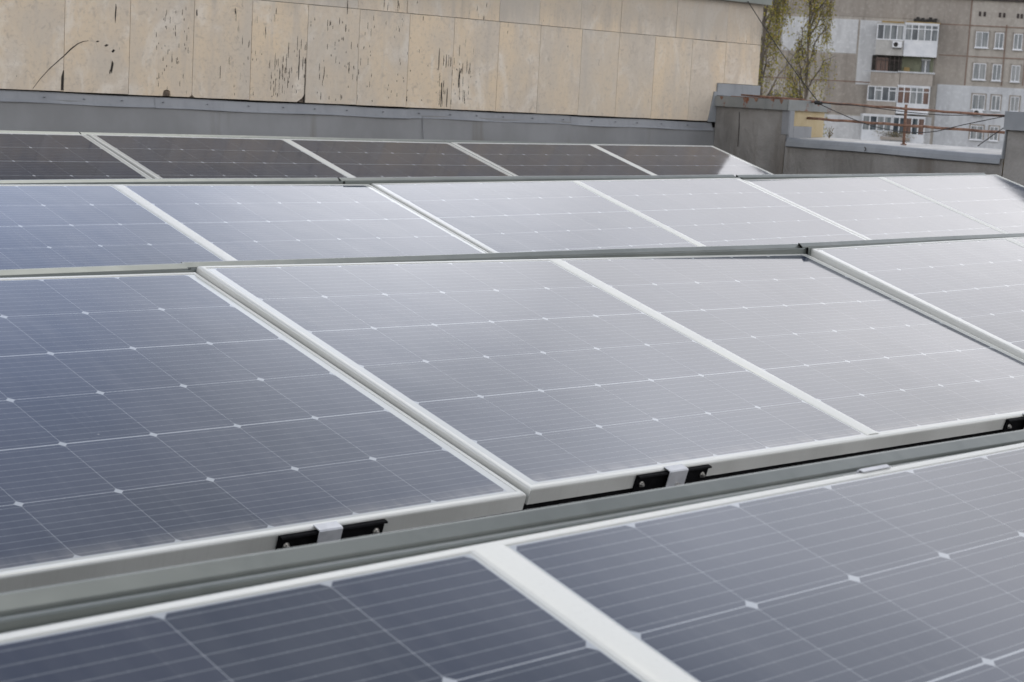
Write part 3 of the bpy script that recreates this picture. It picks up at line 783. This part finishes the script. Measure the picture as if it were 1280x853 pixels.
# ------------------------------------------------------------------ rusty rails and cables
XR = 9.72
rl = empty('rusty_railing', (XR, 6.3, Z0 - .231), label='rusty two-pipe railing with one upright on the low parapet', cat='railing')
RO = Vector(rl.location)
def wob(y0, y1, za, zb_, r, n=16, k=.002):
    return [(XR + k * math.sin(i * 1.7), y0 + (y1 - y0) * i / n, Z0 + za + (zb_ - za) * i / n + k * math.sin(i * 2.3)) for i in range(n + 1)]
m = MB(); m.tube(wob(7.004, 5.47, -.020, -.042, 0), .0075, 8); bl_(m, RO).build('top_pipe', MT['rust'], rl, smooth=True)
m = MB(); m.tube(wob(7.029, 5.48, -.125, -.136, 0), .0082, 8); bl_(m, RO).build('lower_pipe', MT['rust'], rl, smooth=True)
m = MB(); m.tube([(XR + .010, 6.31, Z0 - .246), (XR + .010, 6.315, Z0 - .005)], .0090, 8); m.tube([(XR + .01, 6.31, Z0 - .248), (XR + .01, 6.31, Z0 - .241)], .018, 10); bl_(m, RO).build('upright', MT['rust'], rl, smooth=True)
def cable(pxs, label, x=XR - .015, r=.0026):
    pts = []
    for px, py in pxs:
        d = ray(px, py); t = x / d.x; pts.append(Vector((x, d.y * t, d.z * t + Z0)))
    # smooth the run
    q = []
    for i in range(len(pts) - 1):
        p0 = pts[max(i - 1, 0)]; p1 = pts[i]; p2 = pts[i + 1]; p3 = pts[min(i + 2, len(pts) - 1)]
        for s in range(6):
            t = s / 6
            q.append(.5 * ((2 * p1) + (p2 - p0) * t + (2 * p0 - 5 * p1 + 4 * p2 - p3) * t * t + (3 * p1 - p0 - 3 * p2 + p3) * t ** 3))
    q.append(pts[-1])
    m = MB(); o0 = q[0].copy(); m.tube([v - o0 for v in q], r, 7); o = m.build('cable', MT['cable'], smooth=True, loc=o0)
    return tag(o, label, 'cable', 'cables along the parapet')
cable([(1024, 129), (1060, 131), (1100, 136), (1140, 141), (1180, 144), (1225, 144), (1259, 144.5)], 'upper black cable hanging just below the top rail')
cable([(1024, 130), (1050, 142), (1085, 156), (1125, 164.5), (1165, 165), (1205, 156), (1259, 145)], 'lowest black cable sagging deep below the second rail')
cable([(1222, 183), (1240, 170), (1262, 155)], 'short slanting black cable beside the tall right parapet')
# the stay from the wall top down to the cap end
m = MB()
p0 = Vector((9.80, 7.545, Z0 + .60)); d = ray(935, 2); t = 7.553 / d.y; p0 = Vector((d.x * t, d.y * t, d.z * t + Z0)); d = ray(1024, 129); t = (XR - .015) / d.x; p1 = Vector((d.x * t, d.y * t, d.z * t + Z0))
q = [p0.lerp(p1, i / 12) + Vector((0, 0, -.02 * math.sin(math.pi * i / 12))) - p0 for i in range(13)]
m.tube(q, .0028, 7); tag(m.build('cable', MT['cable'], smooth=True, loc=p0), 'taut dark cable running down from the wall top to the rail end', 'cable', 'cables along the parapet')
m = MB(); m.tube([(0, -.02, 0), (0, .03, .002)], [.010, .013], 8); m.tube([(0, 0, -.012), (0, .004, .012)], .010, 7)
tag(m.build('cable_clamp', MT['cable'], loc=p1), 'black knotted clamp where the cables meet on the cap end', 'cable clamp')
m = MB(); m.tube([(9.64, 7.005, Z0 - .010), (9.66, 7.30, Z0 - .006), (9.66, 7.52, Z0 - .002)], .006, 7)
o = m.build('rusty_rod', MT['rust'], smooth=True); tag(o, 'rusty iron rod lying along the high parapet cap', 'iron rod')
# small dry weed on the low parapet by the ochre end
m = MB(); rw = random.Random(2)
for i in range(16):
    a = rw.uniform(0, 6.28); h = rw.uniform(.03, .075); e = rw.uniform(.01, .04)
    q = Vector((e * math.cos(a), e * math.sin(a), h)); m.tube([(0, 0, 0), tuple(q * .5 + Vector((0, 0, .006))), tuple(q)], [.0016, .0012, .0007], 4)
    for s in range(4):
        c = q * rw.uniform(.4, 1); r_ = .006
        m.add([c + Vector((rw.uniform(-r_, r_), rw.uniform(-r_, r_), rw.uniform(-r_, r_))) for _ in range(3)], [(0, 1, 2)])
o = m.build('dry_weed', MT['weed'], loc=(9.86, 6.95, Z0 - .245), recalc=False); tag(o, 'small dry weed growing on the parapet by the ochre end wall', 'weed')

# ------------------------------------------------------------------ apartment block far behind
DB = 171.0
dc = ray(1130, 105); azb = math.atan2(dc.x, dc.y)
NB_ = Vector((math.sin(azb), math.cos(azb), 0)); SB = Vector((math.cos(azb), -math.sin(azb), 0))
CB = NB_ * DB + Vector((0, 0, Z0))
def fc(px, py):
    d = ray(px, py); t = DB / d.dot(NB_); p = d * t
    return p.dot(SB), p.z
bld = empty('apartment_building', CB, label='grey panel apartment block far behind with patched pale walls and balconies', cat='building')
bld.rotation_euler = (0, 0, -azb)           # local x = along facade, y = away from the viewer
GZ = -21.0
def Bx(mm, s0, s1, t0, t1, y0, y1): mm.box((s0, y0, t0), (s1, y1, t1))
def prt(mm, name, m_, par=None, bevel=0): return mm.build(name, m_, par or bld, bevel=bevel)
zoom = lambda x, y: (880 + x / 3.2, y / 3.2)
top = fc(1262, 2)[1]; topy = top
sL = fc(840, 100)[0]; sR = fc(1500, 100)[0]
sC = fc(1209, 60)[0]
m = MB(); Bx(m, sL, sR, GZ, top, 0, 14); prt(m, 'wall', MT['f_grey'])
m = MB(); Bx(m, sL - .2, sR + .2, top + .003, top + .35, -.25, 14.2); prt(m, 'roof_edge', MT['darkiron'])
m = MB(); s1 = sC; Bx(m, fc(*zoom(938, 90))[0], s1, fc(*zoom(990, 345))[1], top - .01, -.045, -.003); prt(m, 'side_bay', MT['f_dark'])
def patch(x0, x1, y0, y1, mt, dy=.05):
    a = fc(*zoom(x0, (y0 + y1) / 2))[0]; c = fc(*zoom(x1, (y0 + y1) / 2))[0]; xm = (x0 + x1) / 2
    m = MB(); Bx(m, a, c, fc(*zoom(xm, y1))[1], fc(*zoom(xm, y0))[1], -dy, -.004); return prt(m, 'painted_patch', mt)
patch(312, 614, 72, 208, MT['f_white']); patch(616, 700, 82, 340, MT['f_white'], .06)
patch(260, 620, 455, 620, MT['f_white']); patch(620, 905, 462, 620, MT['f_white'], .06)
patch(918, 1500, 352, 700, MT['f_blue'], .07); patch(480, 668, 330, 455, MT['f_dark'], .045); patch(300, 605, 212, 326, MT['f_dark'], .04)
patch(310, 1058, -40, 70, MT['f_dark'], .042)
# seams between wall panels
for yy in (104, 228, 345):
    t = fc(*zoom(1060, yy - 2))[1]
    m = MB(); Bx(m, fc(*zoom(938, yy))[0], sR, t - .045, t + .045, -.06, -.046); 
    if yy < 340: prt(m, 'panel_seam', MT['f_seam'])
for xx, ya, yb in ((1058, -20, 345), (1205, 100, 345), (1290, 100, 345), (630, -20, 80), (525, 212, 330), (520, 330, 460)):
    s = fc(*zoom(xx, 170))[0]; 
    m = MB(); Bx(m, s - .05, s + .05, fc(*zoom(xx, yb))[1], min(fc(*zoom(xx, ya))[1], top - .02), -.056, -.0435); prt(m, 'panel_seam', MT['f_seam'] if xx > 1000 else MT['f_dark'])
t = fc(*zoom(560, 325))[1]; m = MB(); Bx(m, sL, fc(*zoom(668, 325))[0], t - .05, t + .05, -.064, -.0465); prt(m, 'panel_seam', MT['f_seam'])
# openings of the right bay
def win(s0, s1, t0, t1, nf, curt=MT['pane'], sill=True, deep=.0, y=-.075):
    fr = MB(); b_ = .06
    Bx(fr, s0, s1, t1 - b_, t1, y - .05, y); Bx(fr, s0, s1, t0, t0 + b_, y - .05, y)
    for i in range(nf + 1):
        c = s0 + (s1 - s0 - b_) * i / nf; Bx(fr, c, c + b_, t0 + b_, t1 - b_, y - .05, y)
    o = prt(fr, 'window', MT['white'])
    pn = MB(); Bx(pn, s0 + .01, s1 - .01, t0 + .01, t1 - .01, y - .025, y - .002); prt(pn, 'pane', curt, o)
    if sill:
        sm = MB(); Bx(sm, s0 - .08, s1 + .08, t0 - .09, t0 - .002, y - .16, y); prt(sm, 'sill', MT['white'], o)
    rb = MB(); Bx(rb, s0 - .10, s1 + .10, t1 + .002, t1 + .12, y - .004, y + .03); Bx(rb, s1 + .002, s1 + .12, t0, t1 + .12, y - .004, y + .03); Bx(rb, s0 - .12, s0 - .002, t0, t1 + .12, y - .004, y + .03); prt(rb, 'reveal', MT['f_dark'], o)
    return o
rows = [(127, 190, 0), (253, 318, -10), (378, 438, -14), (502, 558, -22)]
cols = [(1089, 1140, 2), (1166, 1201, 2), (1241, 1276, 2), (1322, 1372, 2)]
wr = random.Random(4)
for yt, yb, dx in rows:
    for i, (xa, xb, nf) in enumerate(cols):
        sl_ = (xa - 1089) * .058
        dt = dx + (0 if i == 0 else -dx * .12 * i)
        s0, t1_ = fc(*zoom(xa + dx, yt + sl_)); s1_, _ = fc(*zoom(xb + dx, yt + sl_)); _, t0_ = fc(*zoom(xa + dx, yb + sl_))
        win(s0, s1_, t0_, t1_, nf, wr.choice([MT['curtain'], MT['curtain'], MT['pane']]), True, y=-.075 if yt < 350 else -.10)
# vents under the roof
m = MB()
for xx in (1104, 1123, 1184, 1201, 1256, 1271, 1330, 1348):
    s, t = fc(*zoom(xx, 56 + (xx - 1100) * .058)); Bx(m, s - .10, s + .10, t - .20, t + .20, -.055, -.0465)
prt(m, 'roof_vent', MT['darkiron'])
# balcony stack
sA0 = fc(*zoom(690, 160))[0]; sA1 = fc(*zoom(800, 160))[0]; sA2 = fc(*zoom(935, 160))[0]
YB = -1.25
def T(x, y): return fc(*zoom(x, y))[1]
def balcony(s0, s1, tb, tp, tt, pmat, glaz, npan, roof=True, y=YB, inner=MT['recess'], paneset=None):
    r = MB(); Bx(r, s0, s1, tb - .16, tb, y, -.062); Bx(r, s0, s1, tb + .002, tp, y + .02, y + .10); Bx(r, s0, s0 + .07, tb + .002, tp, y + .101, -.062); Bx(r, s1 - .07, s1, tb + .002, tp, y + .101, -.062)
    o = prt(r, 'balcony', pmat)
    if glaz:
        fr = MB(); b_ = .09
        Bx(fr, s0, s1, tp + .002, tp + b_, y, y + .08); Bx(fr, s0, s1, tt - b_, tt, y, y + .08)
        xs = [s0 + (s1 - s0 - b_) * i / npan for i in range(npan + 1)]
        for c in xs: Bx(fr, c, c + b_, tp + b_, tt - b_, y, y + .08)
        for s_ in (s0, s1 - .08):
            Bx(fr, s_, s_ + .08, tp + .002, tp + b_, y + .081, -.062); Bx(fr, s_, s_ + .08, tt - b_, tt, y + .081, -.062)
        if glaz == 2:
            for i in range(npan):
                if i % 2 or npan > 4: Bx(fr, xs[i] + b_, xs[i + 1], tp + (tt - tp) * .70, tp + (tt - tp) * .70 + .07, y, y + .08)
        prt(fr, 'glazing_frame', MT['white'], o)
        cyc = paneset or [MT['pane']]
        for j, mt in enumerate(dict.fromkeys(cyc)):
            pm = MB()
            for i in range(npan):
                if cyc[i % len(cyc)] is mt:
                    pm = MB(); Bx(pm, xs[i] + b_ + .002, xs[i + 1] - .002, tp + b_ + .002, tt - b_ - .002, y + .03, y + .05); prt(pm, 'glazing', mt, o)
        pm = MB(); Bx(pm, s0 + .02, s0 + .04, tp + b_, tt - b_, y + .085, -.07); prt(pm, 'side_glazing', MT['pane'], o)
        if roof: m_ = MB(); Bx(m_, s0 - .02, s1 + .02, tt + .002, tt + .12, y - .03, -.062); prt(m_, 'balcony_roof', pmat if pmat is not MT['bal_beige'] else MT['f_grey'], o)
    return o
PA = MT['pane']; CU_ = MT['curtain']; BR = MT['browncurt']
# top floor (two glazed balconies)
balcony(sA0, sA1 - .02, T(745, 216), T(745, 163), T(745, 100), MT['bal_lt'], 1, 4, paneset=[PA, CU_, PA, CU_])
balcony(sA1 + .02, sA2, T(867, 222), T(867, 168), T(867, 101), MT['white'], 2, 5, paneset=[CU_, PA, CU_, PA, PA])
d_ = -.12
# open ones
o = balcony(sA0 - .25, sA1 - .1, T(740, 335), T(740, 292), 0, MT['bal_beige'], 0, 0)
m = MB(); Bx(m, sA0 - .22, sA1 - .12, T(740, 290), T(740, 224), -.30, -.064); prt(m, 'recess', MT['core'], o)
m = MB(); Bx(m, sA0 + .1, sA0 + 1.2, T(740, 288), T(740, 232), -.36, -.302); prt(m, 'curtain', MT['browncurt'], o)
m = MB()
for i in range(7):
    s = sA0 - .2 + (sA1 - sA0) * i / 6.2; Bx(m, s - .03, s + .03, T(740, 291), T(740, 226), YB + .03, YB + .09)
Bx(m, sA0 - .23, sA1 - .12, T(740, 243) - .03, T(740, 243) + .03, YB + .031, YB + .089); prt(m, 'lattice', MT['darkiron'], o)
o = balcony(sA1 - .06, sA2 - .15, T(862, 337), T(862, 294), 0, MT['bal_beige'], 0, 0)
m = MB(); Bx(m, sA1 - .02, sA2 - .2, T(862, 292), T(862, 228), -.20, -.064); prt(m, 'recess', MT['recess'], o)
m = MB(); s0, s1 = fc(*zoom(870, 260))[0], fc(*zoom(903, 260))[0]; Bx(m, s0, s1, T(885, 292), T(885, 242), -.26, -.205); prt(m, 'door_glass', MT['pane'], o)
m = MB(); Bx(m, s0 + (s1 - s0) * .42, s0 + (s1 - s0) * .58, T(885, 292), T(885, 240), -.30, -.262); Bx(m, s0 - .05, s1 + .05, T(885, 242), T(885, 238), -.30, -.262); prt(m, 'door_frame', MT['white'], o)
m = MB(); Bx(m, sA1 - .3, sA2, T(862, 295) - .02, T(862, 290), YB - .06, YB + .10); Bx(m, sA0 - .9, sA1 - .35, T(745, 291) - .02, T(745, 287), YB - .06, YB + .10); prt(m, 'rail_board', MT['f_blue'], o)
m = MB(); s0 = fc(*zoom(800, 275))[0]; Bx(m, s0, s0 + .5, T(805, 292), T(805, 270), -.5, -.21); prt(m, 'box', MT['f_yellow'], o)
# third floor shown
balcony(sA0 - .4, sA1 - .25, T(735, 452), T(735, 407), T(735, 347), MT['bal_beige'], 2, 4, paneset=[PA, CU_, PA, PA])
balcony(sA1 - .2, sA2 - .30, T(860, 452), T(855, 420), T(855, 350), MT['white'], 2, 5, paneset=[BR, BR, CU_, CU_, BR])
# fourth
balcony(sA0 - .65, sA1 - .45, T(735, 560), T(735, 527), T(735, 465), MT['white'], 1, 4, paneset=[CU_, PA, CU_, CU_])
balcony(sA1 - .40, sA2 - .50, T(855, 566), T(855, 542), T(855, 472), MT['white'], 1, 5, paneset=[PA, PA, BR, PA, BR])
# lower floors, below the parapet line, seen from the side only
for kf in range(1, 4):
    dz_ = -2.8 * kf
    balcony(sA0 - .75, sA1 - .55, T(735, 566) + dz_, T(735, 527) + dz_, T(735, 467) + dz_, MT['bal_beige'], 1, 4)
    balcony(sA1 - .50, sA2 - .60, T(855, 566) + dz_, T(855, 540) + dz_, T(855, 474) + dz_, MT['white'], 1, 5)
# ragged insulation strip over the top balconies
m = MB(); Bx(m, sA0 + .4, sA0 + 2.3, T(760, 97), T(760, 88), YB + .2, -.064); Bx(m, sA1 + .1, sA2 + .1, T(880, 97), T(880, 91), YB + .25, -.064); prt(m, 'loose_insulation', MT['f_yellow'])
m = MB(); rr = random.Random(8)
for i in range(9):
    s = sA1 + .7 + i * .22; Bx(m, s, s + .26, T(880, 91) + .01, T(880, 91) + .16 + rr.uniform(.05, .28), YB + .3, -.066)
prt(m, 'dark_debris', MT['core'])
def acunit(px, py, label, y):
    s, t = fc(px, py); b0 = bld.location
    P = CB + SB * s + NB_ * y + Vector((0, 0, t))
    r = empty('air_conditioner', P, label=label, cat='air conditioner', group='air conditioners on the far block'); r.rotation_euler = (0, 0, -azb)
    m = MB(); m.box((-.42, -.30, -.28), (.42, 0, .28)); m.build('casing', MT['white'], r, bevel=.02)
    m = MB(); m.tube([(-.12, -.33, 0), (-.12, -.301, 0)], .20, 16); m.build('fan_grille', MT['core'], r)
    m = MB(); m.box((-.36, -.28, -.36), (-.30, .02, -.281)); m.box((.30, -.28, -.36), (.36, .02, -.281)); m.build('bracket', MT['darkiron'], r)
acunit(1121.5, 56.5, 'white air conditioner on the pale top left balcony front', YB - .002)
acunit(1222, 141, 'white air conditioner below a right-hand window, behind the top rail', -.10)
# planter greenery on the lowest balcony in view
s, t = fc(1119, 170); P = CB + SB * s + NB_ * (YB - .25) + Vector((0, 0, t))
r = empty('balcony_planter', P, label='flower box with pale dry plants on the lowest visible balcony', cat='planter'); r.rotation_euler = (0, 0, -azb)
m = MB(); m.box((-1.3, -.12, -.35), (1.3, .24, -.1)); m.build('box', MT['bal_beige'], r)
m = MB(); rr = random.Random(11)
for i in range(700):
    c = Vector((rr.gauss(0, .7), rr.uniform(-.1, .2), rr.uniform(-.1, .45) * (1 - .3 * rr.random()))); e = .07
    m.add([c + Vector((rr.uniform(-e, e), rr.uniform(-e, e), rr.uniform(-e, e))) for _ in range(3)], [(0, 1, 2)])
m.build('foliage', MT['weed'], r, recalc=False)

# ------------------------------------------------------------------ birches between the roof and the block
def birch(px, dist, seed, width, ztop, nlimb, nleaf, label):
    rr = random.Random(seed)
    d = ray(px, 60); d = Vector((d.x, d.y, 0)).normalized(); B = d * dist; B.z = Z0 + GZ
    r = empty('birch_tree', B, label=label, cat='tree', group='weeping birches')
    H = ztop - GZ
    tr = MB(); lf = MB()
    def path(p, q, n, wob_, r0, r1, sag=0):
        pts = []; off = Vector((0, 0, 0))
        for i in range(n + 1):
            t = i / n
            if 0 < i: off += Vector((rr.gauss(0, wob_), rr.gauss(0, wob_), 0))
            pts.append(p.lerp(q, t) + off + Vector((0, 0, sag * math.sin(math.pi * t))))
        tr.tube(pts, [r0 + (r1 - r0) * i / n for i in range(n + 1)], 5)
        return pts
    trunk = path(Vector((0, 0, 0)), Vector((rr.uniform(-.5, .5), 0, H * .97)), 16, .07, .24, .03)
    for i in range(nlimb):
        t = .52 + .45 * (i + rr.random()) / nlimb
        k = t * 16; j = min(int(k), 15); p = trunk[j].lerp(trunk[j + 1], k - j)
        a = rr.uniform(0, 2 * math.pi); L = width * (1.15 - .7 * abs(t - .6)) * rr.uniform(.5, 1.0)
        q = p + Vector((math.cos(a) * L * .8, math.sin(a) * L * .8, L * rr.uniform(1.5, 2.8)))
        br = path(p, q, 7, .06, .065, .015, .25)
        for _ in range(5):
            k = rr.randint(2, 7); p2 = br[k]; a2 = a + rr.gauss(0, .9); L2 = L * rr.uniform(.25, .6)
            q2 = p2 + Vector((math.cos(a2) * L2, math.sin(a2) * L2, L2 * rr.uniform(.2, 1.3)))
            b2 = path(p2, q2, 4, .04, .022, .010)
            for _ in range(4):
                s = b2[rr.randint(1, 4)]; hang = rr.uniform(.8, 2.8)
                e = s + Vector((rr.gauss(0, .22), rr.gauss(0, .22), -hang)); tw = path(s, e, 5, .035, .007, .004)
                for _ in range(nleaf):
                    f_ = rr.random() ** .8; k2 = f_ * 5; j2 = min(int(k2), 4); c = tw[j2].lerp(tw[j2 + 1], k2 - j2) + Vector((rr.gauss(0, .07), rr.gauss(0, .07), rr.gauss(0, .05)))
                    e_ = rr.uniform(.035, .075); u_ = Vector((rr.gauss(0, 1), rr.gauss(0, 1), rr.gauss(0, 1))).normalized() * e_; v_ = u_.cross(Vector((rr.gauss(0, 1), rr.gauss(0, 1), rr.gauss(0, 1)))).normalized() * e_ * .7
                    lf.add([c - u_, c + v_, c + u_, c - v_], [(0, 1, 2, 3)])
    tr.build('trunk', MT['bark'], r, recalc=False); lf.build('crown', MT['leaf'], r, recalc=False)
birch(955, 100, 21, 1.5, 9.5, 28, 20, 'denser weeping birch right beside the stone wall end')
birch(1010, 108, 34, 1.35, 9.2, 26, 16, 'sparse weeping birch with thin bare stems in front of the pale patch')
